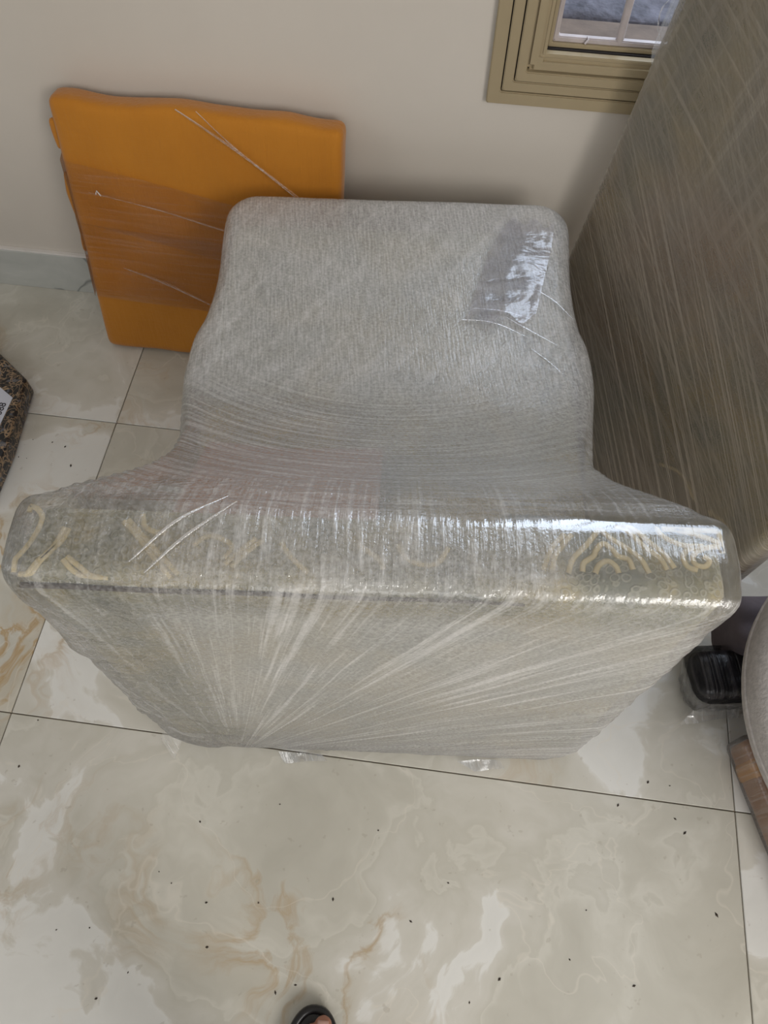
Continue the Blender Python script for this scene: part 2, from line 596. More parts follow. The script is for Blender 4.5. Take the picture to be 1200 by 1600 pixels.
# ------------------------------------------------------------------ setting
YW = 1.189           # back wall plane
floor = empty('floor')
tag(floor, kind='structure')
scr = link('screed', bevbox(-3.1, 1.7, -3.0, YW + 0.02, -0.05, -0.004, 0), MAT['grout'], floor)
xs = [-0.655 + 1.2 * k for k in range(-2, 3)]
ys = [0.236 + 0.6 * k for k in range(-5, 3)]
G = 0.0009
tile_cache = {}
for i in range(len(xs) - 1):
    for j in range(len(ys) - 1):
        x0, x1, y0, y1 = xs[i], xs[i + 1], ys[j], ys[j + 1]
        y1c = min(y1, YW)
        x1c = min(x1, 1.7)
        if y1c - y0 < 0.03 or x1c - x0 < 0.03: continue
        key = (round(x1c - x0, 3), round(y1c - y0, 3))
        if key not in tile_cache:
            me = bevbox(G, key[0] - G, G, key[1] - G, -0.009, 0.0, 0.0009, 1)
            me.materials.append(MAT['tile'])
            tile_cache[key] = me
        o = link('tile', tile_cache[key], None, floor)
        o.location = (x0, y0, 0)

# back wall with the window opening, built as four blocks in one mesh
WX0, WX1, WZ0, WZ1 = 0.097, 0.95, 0.615, 1.95
bm = bmesh.new()
T = 0.13


def add_block(bm, x0, x1, y0, y1, z0, z1):
    r = bmesh.ops.create_cube(bm, size=1)
    for v in r['verts']:
        v.co = Vector((x0 + (v.co.x + .5) * (x1 - x0), y0 + (v.co.y + .5) * (y1 - y0), z0 + (v.co.z + .5) * (z1 - z0)))


for b in ((-3.1, WX0, 0, 2.8), (WX1, 1.7, 0, 2.8), (WX0, WX1, 0, WZ0), (WX0, WX1, WZ1, 2.8)):
    add_block(bm, b[0], b[1], YW, YW + T, b[2], b[3] - (0.045 if b[3] == WZ0 else 0))
tag(link('wall_back', bm_mesh('wall_back', bm), MAT['wall']), kind='structure')
tag(link('wall_right', bevbox(1.7, 1.82, -3.0, YW + T, 0, 2.8, 0), MAT['wall']), kind='structure')
tag(link('ceiling', bevbox(-3.1, 1.82, -3.0, YW + T, 2.8, 2.9, 0), MAT['ceiling']), kind='structure')
bb = link('baseboard_back', bevbox(-3.1, 1.69, YW - 0.011, YW, 0.0, 0.104, 0.0015, 2), MAT['base'])
tag(bb, kind='structure')
link('caulk_bead', bevbox(-3.1, 1.69, YW - 0.010, YW, 0.104, 0.1085, 0.001, 2), MAT['caulk'], bb)
tag(link('baseboard_right', bevbox(1.688, 1.699, -3.0, YW - 0.012, 0.0, 0.104, 0.0015, 2), MAT['base']), kind='structure')

# window: stepped casing, sash, grille, sill and ledge outside
win = empty('window_1', (0, YW, 0))
tag(win, kind='structure')


def ring_mesh(o0, i0, ydep0, ydep1, bev=0.0015):
    """rectangular ring between outer offset and inner offset from the opening (positive = outwards)"""
    bm = bmesh.new()
    X0, X1, Z0, Z1 = WX0, WX1, WZ0, WZ1
    O = [(X0 - o0, Z0 - o0), (X1 + o0, Z0 - o0), (X1 + o0, Z1 + o0), (X0 - o0, Z1 + o0)]
    I = [(X0 - i0, Z0 - i0), (X1 + i0, Z0 - i0), (X1 + i0, Z1 + i0), (X0 - i0, Z1 + i0)]
    vs = []
    for y in (ydep0, ydep1):
        for L in (O, I):
            vs.append([bm.verts.new((x, y, z)) for x, z in L])
    for k in range(4):
        j = (k + 1) % 4
        bm.faces.new((vs[0][k], vs[0][j], vs[1][j], vs[1][k]))
        bm.faces.new((vs[2][k], vs[2][j], vs[3][j], vs[3][k]))
        bm.faces.new((vs[0][k], vs[0][j], vs[2][j], vs[2][k]))
        bm.faces.new((vs[1][k], vs[1][j], vs[3][j], vs[3][k]))
    bmesh.ops.recalc_face_normals(bm, faces=bm.faces)
    if bev:
        bmesh.ops.bevel(bm, geom=bm.edges[:], offset=bev, segments=2, affect='EDGES')
    return bm_mesh('ring', bm)


link('casing_back', ring_mesh(0.078, 0.0, -0.002, 0.0, 0), MAT['gap'], win)
link('casing_band', ring_mesh(0.080, 0.0595, -0.012, 0.0), MAT['trim'], win)
link('casing_band', ring_mesh(0.0575, 0.0415, -0.012, 0.0), MAT['trim'], win)
link('casing_band', ring_mesh(0.0395, 0.024, -0.014, 0.0), MAT['trim'], win)
link('casing_molding', ring_mesh(0.0255, 0.004, -0.0105, 0.0, 0.005), MAT['trim'], win)
link('casing_molding', ring_mesh(0.0045, -0.0015, -0.006, 0.006, 0.001), MAT['trim'], win)
link('reveal', ring_mesh(0.0, -0.002, 0.008, 0.028, 0), MAT['gap'], win)
sash = link('sash_frame', ring_mesh(-0.0025, -0.0085, 0.012, 0.026, 0.001), MAT['trim'], win)
gr = link('grille_frame', ring_mesh(-0.0085, -0.0165, 0.016, 0.026, 0.0015), MAT['grille'], win)
k = 0
xg = 0.205
while xg < WX1 - 0.05:
    V, F = tube([(xg, 0.021, WZ0 + 0.012), (xg, 0.021, WZ1 - 0.012)], 0.006, 10)
    link('grille_bar', mesh_np('bar', V, F), MAT['grille'], gr)
    xg += 0.105
V, F = tube([(WX0 + 0.06, 0.020, WZ0 + 0.016), (WX0 + 0.061, 0.013, WZ0 + 0.017), (WX0 + 0.057, 0.011, WZ0 + 0.011)], 0.0016, 6)
link('hook', mesh_np('hook', V, F), MAT['grille'], gr)
sl = link('window_sill', bevbox(WX0 + 0.0, WX1 + 0.0, 0.028, T - 0.002, WZ0 - 0.04, WZ0 - 0.004, 0.002), MAT['sill'], win)
for v_ in sl.data.vertices:
    if v_.co.y > 0.09: v_.co.z -= 0.012
link('ledge_joint', bevbox(WX0 - 0.3, WX1 + 0.3, T, T + 0.03, WZ0 - 0.10, WZ0 - 0.045, 0), MAT['gap'], win)
# rough stone ledge outside below the window
V, F = soft_box((1.2, 0.22, 0.05), 0.01, 0.02, disp=lambda V, N: V + N * (fbm(V, 45, 3)[:, None] * 0.006))
lg = link('ledge', mesh_np('ledge', V + np.array((0.6, T + 0.238, WZ0 - 0.072)), F), MAT['ledge'], win)

# ------------------------------------------------------------------ the wrapped chair
TH = math.radians(5.2)
chair = empty('wrapped_chair', (-0.035, 0.248, 0), TH)
tag(chair, 'upholstered chair seen from behind, wrapped whole in clear film, in the middle of the floor', 'chair')

V, F = soft_box((0.316, 0.038, 0.314), 0.018, 0.012)
link('backrest', mesh_np('backrest', V + np.array((-0.006, 0.046, 0.368)), F), MAT['fabric'], chair)
V, F = soft_box((0.272, 0.350, 0.14), 0.03, 0.014)
link('seat', mesh_np('seat', V + np.array((0, 0.424, 0.278)), F), MAT['fabric'], chair)
for sx in (-0.23, 0.23):
    for yy in (0.12, 0.70):
        bm = bmesh.new()
        bmesh.ops.create_cone(bm, cap_ends=True, segments=16, radius1=0.018, radius2=0.026, depth=0.138)
        for vv in bm.verts: vv.co += Vector((sx, yy, 0.072))
        link('leg', bm_mesh('leg', bm), MAT['wood'], chair)


def smin(a, b, k):
    h = np.clip(0.5 + 0.5 * (b - a) / k, 0, 1)
    return b + (a - b) * h - k * h * (1 - h)


def smax(a, b, k):
    return -smin(-a, -b, k)


hs = 0.0048
U = np.arange(-0.37, 0.37, hs, dtype=np.float32)
Vv = np.arange(-0.035, 0.875, hs, dtype=np.float32)
Zz = np.arange(-0.03, 0.73, hs, dtype=np.float32)
gu, gv, gz = np.meshgrid(U, Vv, Zz, indexing='ij', sparse=True)


def rrect(a, b, ha, hb, r):
    qa = np.abs(a) - (ha - r); qb = np.abs(b) - (hb - r)
    return np.sqrt(np.maximum(qa, 0) ** 2 + np.maximum(qb, 0) ** 2) + np.minimum(np.maximum(qa, qb), 0) - r


# backrest: rounded rectangle in (u,z), big radius at the lower corners
rb = np.where(gz > 0.35, 0.014, 0.07)
d2 = rrect(gu + 0.006, gz - 0.346, 0.327, 0.344, rb)
dv = np.abs(gv - 0.046) - 0.046
q1 = d2 + 0.020; q2 = dv + 0.020
d_back = np.sqrt(np.maximum(q1, 0) ** 2 + np.maximum(q2, 0) ** 2) + np.minimum(np.maximum(q1, q2), 0) - 0.020
# seat block
wob = 0.004 * np.sin(gv * 21 + 1) + 0.003 * np.sin(gz * 30 + gv * 11)
fr = 0.830 - 0.2 * np.maximum(0, 0.42 - gz)
d2 = rrect(gu, gv - (fr + 0.058) / 2, 0.286, (fr - 0.058) / 2, 0.055) + wob
dz = np.abs(gz - 0.216) - 0.214
q1 = d2 + 0.03; q2 = dz + 0.03
d_seat = np.sqrt(np.maximum(q1, 0) ** 2 + np.maximum(q2, 0) ** 2) + np.minimum(np.maximum(q1, q2), 0) - 0.03
# saddle of film stretched from the top of the backrest down to the seat
sv = np.array([0.0, 0.085, 0.11, 0.139, 0.165, 0.193, 0.233, 0.30, 0.38, 0.44]); hwv = np.array([0.325, 0.322, 0.304, 0.286, 0.272, 0.263, 0.256, 0.262, 0.274, 0.282])
hw = np.interp(gv, sv, hwv).astype(np.float32)
zl = np.interp(gv, [-0.1, 0.07, 0.11, 0.139, 0.193, 0.25, 0.32, 0.38, 0.46, 0.9], [0.691, 0.689, 0.670, 0.640, 0.580, 0.525, 0.476, 0.445, 0.41, 0.28])
d_pl = (gz - zl) * 0.80
d_sad = smax(smax(smax(d_pl, np.abs(gu + 0.004) - hw, 0.018), 0.03 - gv, 0.02), gv - 0.52, 0.02)
D = smin(smin(d_back, d_sad, 0.012), d_seat, 0.045)
D = np.maximum(D, 0.003 - gz).astype(np.float32)
fv, ff = surface_net(D, (U[0], Vv[0], Zz[0]), hs)
# vertex normals from faces
e1 = fv[ff[:, 2]] - fv[ff[:, 0]]; e2 = fv[ff[:, 3]] - fv[ff[:, 1]]
fn = np.cross(e1, e2)
vn = np.zeros_like(fv)
for k in range(4): np.add.at(vn, ff[:, k], fn)
vn /= np.maximum(np.linalg.norm(vn, axis=1, keepdims=True), 1e-12)
# light smoothing
for it in range(2):
    acc = np.zeros_like(fv); cn = np.zeros(len(fv))
    for k in range(4):
        np.add.at(acc, ff[:, k], fv[ff[:, (k + 1) % 4]]); np.add.at(cn, ff[:, k], 1)
    fv = fv * 0.5 + 0.5 * acc / np.maximum(cn, 1)[:, None]
# pleats: real ridges fanning over the rear face, soft ripples elsewhere
wr = np.clip((-vn[:, 1] - 0.5) / 0.3, 0, 1)
an = np.arctan2(fv[:, 2] + 0.05, fv[:, 0] + 0.235)
ra = np.hypot(fv[:, 2] + 0.05, fv[:, 0] + 0.235)
pl = sum(a * np.maximum(0, np.sin(an * f + p)) ** 6 for a, f, p in ((.7, 61, .3), (.8, 87, 2.1), (.5, 39, 4.0), (.5, 117, 1.0)))
disp = wr * pl * 0.0014 * np.clip(ra * 4, 0, 1)
loose = wr * np.clip((-0.17 - fv[:, 0]) / 0.06, 0, 1)
disp += loose * (np.abs(fbm(fv, 60, 5)) * 0.004)
saddle = np.clip((fv[:, 1] - 0.08) / 0.03, 0, 1) * np.clip((0.42 - fv[:, 1]) / 0.05, 0, 1) * (vn[:, 2] > 0.2)
disp += saddle * 0.0009 * np.clip(0.55 - fv[:, 0] * 3, 0.15, 1) * np.sin((fv[:, 1] - 1.1 * fv[:, 0] ** 2) * 420 + fbm(fv, 12, 2) * 3)
disp += 0.0012 * fbm(fv, 28, 8)
keepz = fv[:, 2] > 0.02
fv = fv + vn * (disp * keepz)[:, None]
film = link('stretch_film', mesh_np('stretch_film', fv, ff), MAT['chair_film'], chair)


# gold scroll embroidery on the upper edge of the backrest
EMB = [[(0.146, 0.032), (0.151, 0.045), (0.157, 0.057), (0.168, 0.069)], [(0.154, 0.032), (0.157, 0.045), (0.164, 0.056), (0.174, 0.069)], [(0.214, 0.082), (0.228, 0.072), (0.238, 0.06), (0.251, 0.049), (0.256, 0.037)], [(0.221, 0.083), (0.234, 0.074), (0.245, 0.063), (0.256, 0.052), (0.263, 0.039)], [(0.168, 0.03), (0.174, 0.045), (0.186, 0.058), (0.194, 0.068), (0.2, 0.076)], [(0.2, 0.076), (0.21, 0.066), (0.223, 0.057), (0.234, 0.047), (0.24, 0.033)], [(0.181, 0.032), (0.183, 0.041), (0.192, 0.048), (0.195, 0.054), (0.202, 0.061), (0.21, 0.055), (0.214, 0.049), (0.223, 0.046), (0.226, 0.036)], [(0.192, 0.031), (0.196, 0.039), (0.204, 0.044), (0.211, 0.039), (0.213, 0.032)], [(0.251, 0.086), (0.254, 0.074), (0.262, 0.067), (0.275, 0.062), (0.292, 0.062)], [(0.257, 0.087), (0.269, 0.078), (0.288, 0.073), (0.304, 0.067), (0.315, 0.057)], [(0.269, 0.087), (0.286, 0.085), (0.301, 0.082), (0.31, 0.074), (0.317, 0.064)], [(0.315, 0.056), (0.305, 0.062), (0.29, 0.059), (0.281, 0.052), (0.282, 0.044), (0.29, 0.042), (0.295, 0.048), (0.29, 0.052)], [(0.286, 0.061), (0.276, 0.057), (0.272, 0.05), (0.275, 0.041), (0.283, 0.038)], [(0.307, 0.09), (0.31, 0.079), (0.313, 0.077)], [(-0.317, -0.001), (-0.309, 0.011), (-0.302, 0.02), (-0.293, 0.032), (-0.288, 0.041), (-0.284, 0.057)], [(-0.312, -0.001), (-0.305, 0.01), (-0.298, 0.022), (-0.29, 0.034), (-0.283, 0.044), (-0.28, 0.056)], [(-0.278, 0.025), (-0.269, 0.017), (-0.255, 0.009), (-0.243, 0.001)], [(-0.275, 0.028), (-0.263, 0.02), (-0.25, 0.011), (-0.237, 0.002)], [(-0.328, 0.012), (-0.318, 0.027), (-0.311, 0.041), (-0.307, 0.056), (-0.307, 0.067), (-0.314, 0.075), (-0.323, 0.077), (-0.325, 0.071)], [(-0.232, 0.065), (-0.217, 0.051), (-0.198, 0.03), (-0.181, 0.013)], [(-0.228, 0.067), (-0.212, 0.051), (-0.192, 0.032), (-0.174, 0.016)], [(-0.216, 0.073), (-0.212, 0.061), (-0.203, 0.056), (-0.191, 0.055)], [(-0.135, 0.026), (-0.123, 0.04), (-0.11, 0.053)], [(-0.129, 0.024), (-0.117, 0.039), (-0.103, 0.052)], [(-0.087, 0.05), (-0.076, 0.035), (-0.06, 0.021)], [(-0.166, 0.044), (-0.151, 0.054), (-0.131, 0.045), (-0.136, 0.032)], [(-0.018, 0.05), (0.0, 0.038), (0.006, 0.027)], [(0.017, 0.052), (0.028, 0.037), (0.051, 0.034), (0.063, 0.051)]]
for P in EMB:
    pts = []
    for (a, b) in smooth_path(P, 5):
        a = min(0.308, max(-0.320, a)); b = min(0.078, max(0.004, b))
        e = max(0, 0.022 - b)
        pts.append((a, max(b, 0.0125), 0.682 - e * 0.4))
    v, f = tube(pts, 0.0027, 6, flat=0.5)
    link('scroll', mesh_np('scroll', v, f), MAT['gold'], bpy.data.objects['backrest'])

# small loose tags of film at the foot of the chair
def sheet(name, A, B, n=14, lift=0.006, seed=1, thick=0.0004):
    """thin wrinkled sheet spanned between two edge paths A and B"""
    A = np.array(A, float); B = np.array(B, float)
    ta = np.linspace(0, 1, len(A)); tt = np.linspace(0, 1, n)
    EA = np.stack([np.interp(tt, ta, A[:, k]) for k in range(3)], 1)
    tb = np.linspace(0, 1, len(B))
    EB = np.stack([np.interp(tt, tb, B[:, k]) for k in range(3)], 1)
    s = np.linspace(0, 1, n)[:, None, None]
    P = EA[None] * (1 - s) + EB[None] * s
    P = P.reshape(-1, 3)
    P[:, 2] += lift * np.abs(fbm(P, 90, seed))
    P[:, 1] += lift * 0.5 * fbm(P, 70, seed + 1)
    idx = np.arange(n * n).reshape(n, n)
    q = np.stack([idx[:-1, :-1], idx[1:, :-1], idx[1:, 1:], idx[:-1, 1:]], -1).reshape(-1, 4)
    return mesh_np(name, P, q)


MAT['flap_film'] = m_film('loose_film', 0.10, 160, 8, 0.4, 0.4, (0, 1), 0.16, 0.12)
link('film_flap', sheet('film_flap', [(0.13, -0.004, 0.012), (0.20, -0.004, 0.02)], [(0.16, -0.020, 0.002), (0.21, -0.014, 0.003)]), MAT['flap_film'], chair)
link('film_flap', sheet('film_flap', [(-0.16, -0.003, 0.012), (-0.09, -0.003, 0.014)], [(-0.15, -0.018, 0.002), (-0.08, -0.012, 0.003)], seed=4), MAT['flap_film'], chair)
link('film_flap', sheet('film_flap', [(-0.317, 0.02, 0.12), (-0.315, 0.0, 0.03)], [(-0.338, -0.004, 0.07), (-0.33, -0.02, 0.004)], seed=9, lift=0.012), MAT['flap_film'], chair)

# ------------------------------------------------------------------ yellow cloth package leaning on the wall
def m_orange():
    t = NT('marigold_cotton')
    o = t.coord()
    x, y, z = t.sep(o)
    wv = t.noise(t.comb(t.mul(x, 160), t.mul(y, 160), t.mul(z, 22)), 1, 3, 0.6)
    wv2 = t.noise(t.comb(t.mul(x, 20), t.mul(y, 30), t.mul(z, 160)), 1, 2, 0.6)
    c = t.ramp(t.noise(o, 5, 4, 0.6), [(0.3, (0.46, 0.165, 0.010)), (0.7, (0.53, 0.20, 0.014))])
    c = t.mix(t.mul(wv, 0.16), c, (0.60, 0.28, 0.04))
    h = t.add(t.add(wv, t.mul(wv2, 0.6)), t.mul(t.noise(o, 14, 3), 1.5))
    return t.done(t.shader('BsdfPrincipled', **{'Base Color': c, 'Roughness': 0.72, 'Sheen Weight': 0.25,
                                                'Specular IOR Level': 0.25, 'Normal': t.bump(h, 0.5, 0.0025)}))


MAT['orange'] = m_orange()
pk = empty('cloth_package', (-0.722, 1.030, 0.0))
LEAN = math.atan2(0.098, 0.50)
pk.rotation_euler = (-LEAN, 0, math.radians(-1.0))
tag(pk, 'flat square package of marigold-yellow cloth leaning against the back wall behind the chair', 'package')
PW, PH, PT = 0.503, 0.512, 0.050


def orange_disp(V, N):
    V = V.copy()
    top = np.clip((V[:, 2] - PH * 0.2) / (PH * 0.3), 0, 1)
    xx = V[:, 0] / PW
    V[:, 2] += top * (0.006 * np.exp(-((xx - 0.02) / 0.16) ** 2) - 0.004 * xx + 0.002 * np.exp(-((xx + 0.42) / 0.1) ** 2) - 0.002 * np.sin(xx * 17))
    V[:, 0] += (V[:, 2] / PH) * 0.019
    V[:, 1] -= (N[:, 1] < -0.3) * 0.0035 * np.maximum(0, fbm(V * np.array((1.0, 1, 0.25)), 34, 17))
    f = (N[:, 1] < -0.3)
    V[:, 1] += f * (0.004 * fbm(V, 16, 12) - 0.005 * np.cos(np.pi * np.clip(xx, -.5, .5)) * np.cos(np.pi * V[:, 2] / PH))
    V += N * (fbm(V * np.array((1, 1, .4)), 60, 14)[:, None] * 0.0012)
    return V


V, F = soft_box((PW / 2, PT / 2, PH / 2), 0.015, 0.008, disp=orange_disp)
link('cloth_bundle', mesh_np('cloth_bundle', V + np.array((PW / 2, PT / 2, PH / 2 + 0.004)), F), MAT['orange'], pk)
# folded cloth layers showing along the left side
for (z0, z1, xo, yo) in ((0.425, 0.478, -0.003, 0.016), (0.225, 0.385, -0.006, 0.015), (0.09, 0.215, -0.004, 0.018), (0.010, 0.118, -0.002, 0.014), (0.10, 0.44, -0.001, 0.032)):
    def dd(V, N, z0=z0):
        V = V.copy()
        V[:, 0] += 0.0025 * np.sin(V[:, 2] * 60 + z0 * 40)
        V += N * (fbm(V, 70, int(z0 * 100))[:, None] * 0.0012)
        return V
    V, F = soft_box((0.016, 0.0055, (z1 - z0) / 2), 0.005, 0.006, disp=dd)
    link('cloth_fold', mesh_np('cloth_fold', V + np.array((xo + 0.010 + 0.018 * (z0 + z1) / 2, yo, (z0 + z1) / 2)), F), MAT['orange'], pk)
MAT['band_film'] = m_film('stretch_film_thin', 0.0, 5, 170, 0.0, 0.07, (0, 2), 0.01, 0.22, tint=(0.93, 0.92, 0.92))


def band(zlo, zhi, slant, seed):
    """film band hugging the bundle, slanting down to the right"""
    n = 60; m_ = 22
    xs_ = np.linspace(-0.012, PW + 0.010, n)
    P = []
    for j in range(m_):
        w = j / (m_ - 1)
        for i, x in enumerate(xs_):
            u = x / PW
            z = zlo + (zhi - zlo) * w - slant * u
            y = -0.0105 - 0.002 * math.sin(u * 9 + w * 5 + seed)
            if i == 0: y = 0.018
            P.append((x + 0.019 * z / PH, y, z))
    idx = np.arange(n * m_).reshape(m_, n)
    q = np.stack([idx[:-1, :-1], idx[:-1, 1:], idx[1:, 1:], idx[1:, :-1]], -1).reshape(-1, 4)
    return mesh_np('band', P, q)


link('film_band', band(0.14, 0.30, 0.02, 1), MAT['band_film'], pk)
link('film_band', band(0.30, 0.42, 0.085, 3), MAT['band_film'], pk)
MAT['crease_film'] = m_film('stretch_film_gathered', 0.06, 300, 10, 0.0, 0.25, (2, 0), 0.05, 0.25)


def strand(parent, pts, w, mat, name='film_crease', sub=8, flat=0.35, segs=6):
    v, f = tube(smooth_path(pts, sub), lambda s: w * (0.35 + 0.65 * math.sin(math.pi * min(1, max(0, s)))), segs, flat=flat)
    return link(name, mesh_np(name, v, f), mat, parent)


def on_pkg(px, pz): return (px, -0.0135, pz)
strand(pk, [(0.235, -0.004, 0.522), (0.30, -0.0125, 0.490), (0.37, -0.0135, 0.445), (0.465, -0.0135, 0.372)], 0.0050, MAT['crease_film'])
strand(pk, [(0.27, -0.004, 0.522), (0.33, -0.0125, 0.475), (0.40, -0.0135, 0.425), (0.466, -0.0135, 0.378)], 0.0030, MAT['crease_film'])
strand(pk, [on_pkg(0.05, 0.365), on_pkg(0.18, 0.345), on_pkg(0.30, 0.318), on_pkg(0.42, 0.30)], 0.0030, MAT['crease_film'])
strand(pk, [on_pkg(0.08, 0.215), on_pkg(0.16, 0.19), on_pkg(0.26, 0.145)], 0.0042, MAT['crease_film'])
v, f = tube([(0.062, -0.012, 0.362), (0.066, -0.014, 0.370), (0.071, -0.012, 0.360)], 0.0012, 6)
link('film_nick', mesh_np('film_nick', v, f), MAT['caulk'], pk)

# ------------------------------------------------------------------ tall wrapped panel in the right corner
phi = math.radians(8.0)
b_ = Vector((0.45, -0.893, 0)).normalized()
bk = Vector((-b_.y, b_.x, 0))
e_ = (Vector((0, 0, 1)) * math.cos(phi) + bk * math.sin(phi)).normalized()
nn = (bk * math.cos(phi) - Vector((0, 0, 1)) * math.sin(phi)).normalized()
tall = empty('wrapped_headboard')
Mt = Matrix.Identity(4)
for i in range(3):
    Mt[i][0] = b_[i]; Mt[i][1] = nn[i]; Mt[i][2] = e_[i]; Mt[i][3] = (0.161, 1.092, 0.0)[i]
tall.matrix_world = Mt
tag(tall, 'tall upholstered panel in clear stretch film, leaning at right beside the window', 'headboard')
TL_, TH_, TT_ = 0.635, 0.93, 0.052
TB_ = 0.012


def tall_disp(V, N):
    V = V.copy()
    V += N * (fbm(V, 9, 21)[:, None] * 0.003)
    return V


V, F = soft_box((TL_ / 2 - 0.004, TT_ / 2 - 0.004, (TH_ - TB_) / 2 - 0.004), 0.016, 0.02, disp=tall_disp)
off = np.array((TL_ / 2, TT_ / 2, TB_ + (TH_ - TB_) / 2))
link('panel', mesh_np('panel', V + off, F), MAT['fabric_tall'], tall)
for a in (0.09, 0.59):
    link('foot', bevbox(a - 0.03, a + 0.03, 0.012, 0.042, 0.001, 0.016, 0.002), MAT['wood'], tall)
# gold scrolls near the lower right end of the panel
for P in ([(0.55, 0.20), (0.60, 0.235), (0.63, 0.22), (0.645, 0.185)], [(0.56, 0.18), (0.595, 0.205), (0.63, 0.195), (0.635, 0.17), (0.615, 0.16)],
          [(0.50, 0.16), (0.54, 0.185), (0.58, 0.165)], [(0.58, 0.26), (0.62, 0.275), (0.645, 0.25)], [(0.46, 0.22), (0.50, 0.25), (0.55, 0.245)]):
    v, f = tube([(a - 0.045, 0.003, q) for a, q in smooth_path(P, 6)], 0.003, 6)
    link('scroll', mesh_np('scroll', v, f), MAT['gold'], bpy.data.objects['panel'])


def m_tall_film():
    t = NT('stretch_film_strung')
    a, y, s = t.sep(t.coord())
    # bundles of taut lines: steep family at the lower left, slanting families elsewhere
    A = t.add(s, t.mul(a, 0.60))
    l1 = streak(t, A, a, 230, 1.6, 2, 0.6)
    A2 = t.add(s, t.mul(a, 0.22))
    l2 = streak(t, A2, a, 130, 1.4, 3, 0.6, 5)
    A3 = t.add(a, t.mul(s, -0.15))
    l3 = streak(t, A3, s, 60, 2.2, 3, 0.6, 9)
    low = t.noise(t.coord(), 3.4, 4, 0.6, 0.4)
    m1 = t.mul(t.mr(l1, 0.50, 0.64), t.mr(s, 0.62, 0.35, 0.15, 0.6))
    m2 = t.mul(t.mr(l2, 0.50, 0.70), 0.33)
    m3 = t.mul(t.mr(l3, 0.50, 0.70), t.mr(s, 0.35, 0.7, 0.0, 0.26))
    mk = t.add(t.add(0.24, t.mul(t.mr(low, 0.3, 0.7), 0.3)), t.m('MAXIMUM', m1, t.m('MAXIMUM', m2, m3)))
    mk = t.m('MULTIPLY', mk, 0.80, clamp=True)
    h = t.add(t.add(l1, t.mul(l2, 0.8)), t.add(t.mul(l3, 0.7), t.mul(t.noise(t.coord(), 220, 2), 0.25)))
    return film_out(t, mk, h, 0.28, 0.03, 0.6, 0.0015, col=(0.62, 0.545, 0.455))


MAT['tall_film'] = m_tall_film()


def tallf_disp(V, N):
    V = V.copy()
    V += N * (fbm(V, 9, 21)[:, None] * 0.003)
    A = V[:, 2] + V[:, 0] * 0.60
    V[:, 1] -= (N[:, 1] < -0.5) * 0.0012 * np.maximum(0, np.sin(A * 330)) ** 4
    return V


V, F = soft_box((TL_ / 2 + 0.002, TT_ / 2 + 0.002, (TH_ - TB_) / 2 + 0.002), 0.018, 0.006, disp=tallf_disp)
link('stretch_film', mesh_np('stretch_film', V + off, F), MAT['tall_film'], tall)
strand(tall, [(-0.004, 0.0, 0.74), (-0.008, -0.010, 0.722), (0.002, -0.012, 0.700), (0.020, -0.006, 0.686)], 0.0016, MAT['crease_film'])
link('film_flap', sheet('film_flap', [(-0.002, 0.01, 0.64), (-0.002, 0.01, 0.90)], [(-0.010, 0.005, 0.66), (-0.024, 0.0, 0.90)], seed=5, lift=0.004), MAT['flap_film'], tall)

# ------------------------------------------------------------------ black plastic bundle at the panel's near end
MAT['black_plastic'] = None


def m_black():
    t = NT('black_plastic')
    o = t.coord()
    x, y, z = t.sep(o)
    s = streak(t, x, z, 140, 14, 3, 0.6)
    c = t.ramp(s, [(0.45, (0.010, 0.010, 0.012)), (0.75, (0.05, 0.045, 0.05))])
    return t.done(t.shader('BsdfPrincipled', **{'Base Color': c, 'Roughness': 0.28, 'Normal': t.bump(t.add(s, t.noise(o, 40, 3)), 0.9, 0.004)}))


MAT['black_plastic'] = m_black()
MAT['mauve'] = simple('dusky_mauve_cloth', (0.13, 0.105, 0.115), 0.8, (70, 0.4, 0.002), var=0.2, vscale=15)
bag = empty('black_bundle', (0.520, 0.425, 0.0), math.radians(10))
tag(bag, 'black plastic bundle in clear film on the floor beside the round grey stool', 'bag')


def bag_disp(V, N):
    V = V.copy()
    zz = (V[:, 2] + 0.055) / 0.11
    a = np.arctan2(V[:, 1], V[:, 0])
    s = 0.62 + 0.38 * np.clip(zz, 0, 1)
    V[:, 0] *= s; V[:, 1] *= s
    V += N * (0.004 * np.abs(np.sin(a * 9 + 2)) * np.clip(1 - zz, 0, 1) + 0.003 * fbm(V, 50, 31))[:, None]
    return V


V, F = soft_box((0.072, 0.040, 0.062), 0.020, 0.005, disp=bag_disp)
link('plastic_bag', mesh_np('plastic_bag', V + np.array((0, 0, 0.067)), F), MAT['black_plastic'], bag)
V, F = soft_box((0.054, 0.046, 0.055), 0.018, 0.006, disp=lambda V, N: V + N * (0.003 * fbm(V, 40, 33))[:, None] + np.array((0, 0, 1)) * (0.004 * np.sin(V[:, 1:2] * 130 + V[:, :1] * 20)))
link('cloth_top', mesh_np('cloth_top', V + np.array((0.050, 0.070, 0.112)), F), MAT['mauve'], bag)
MAT['bag_film'] = m_film('bag_film', 0.02, 90, 9, 0.3, 0.34, (0, 2), 0.05, 0.15)
V, F = soft_box((0.079, 0.046, 0.063), 0.024, 0.006, disp=lambda V, N: bag_disp(V, N) + N * 0.003, keep=lambda c: c[:, 2] < 0.045)
link('stretch_film', mesh_np('stretch_film', V + np.array((0, 0, 0.069)), F), MAT['bag_film'], bag)
link('film_flap', sheet('film_flap', [(-0.05, -0.036, 0.028), (0.055, -0.036, 0.036)], [(-0.070, -0.052, 0.004), (0.060, -0.044, 0.012)], seed=6), MAT['flap_film'], bag)

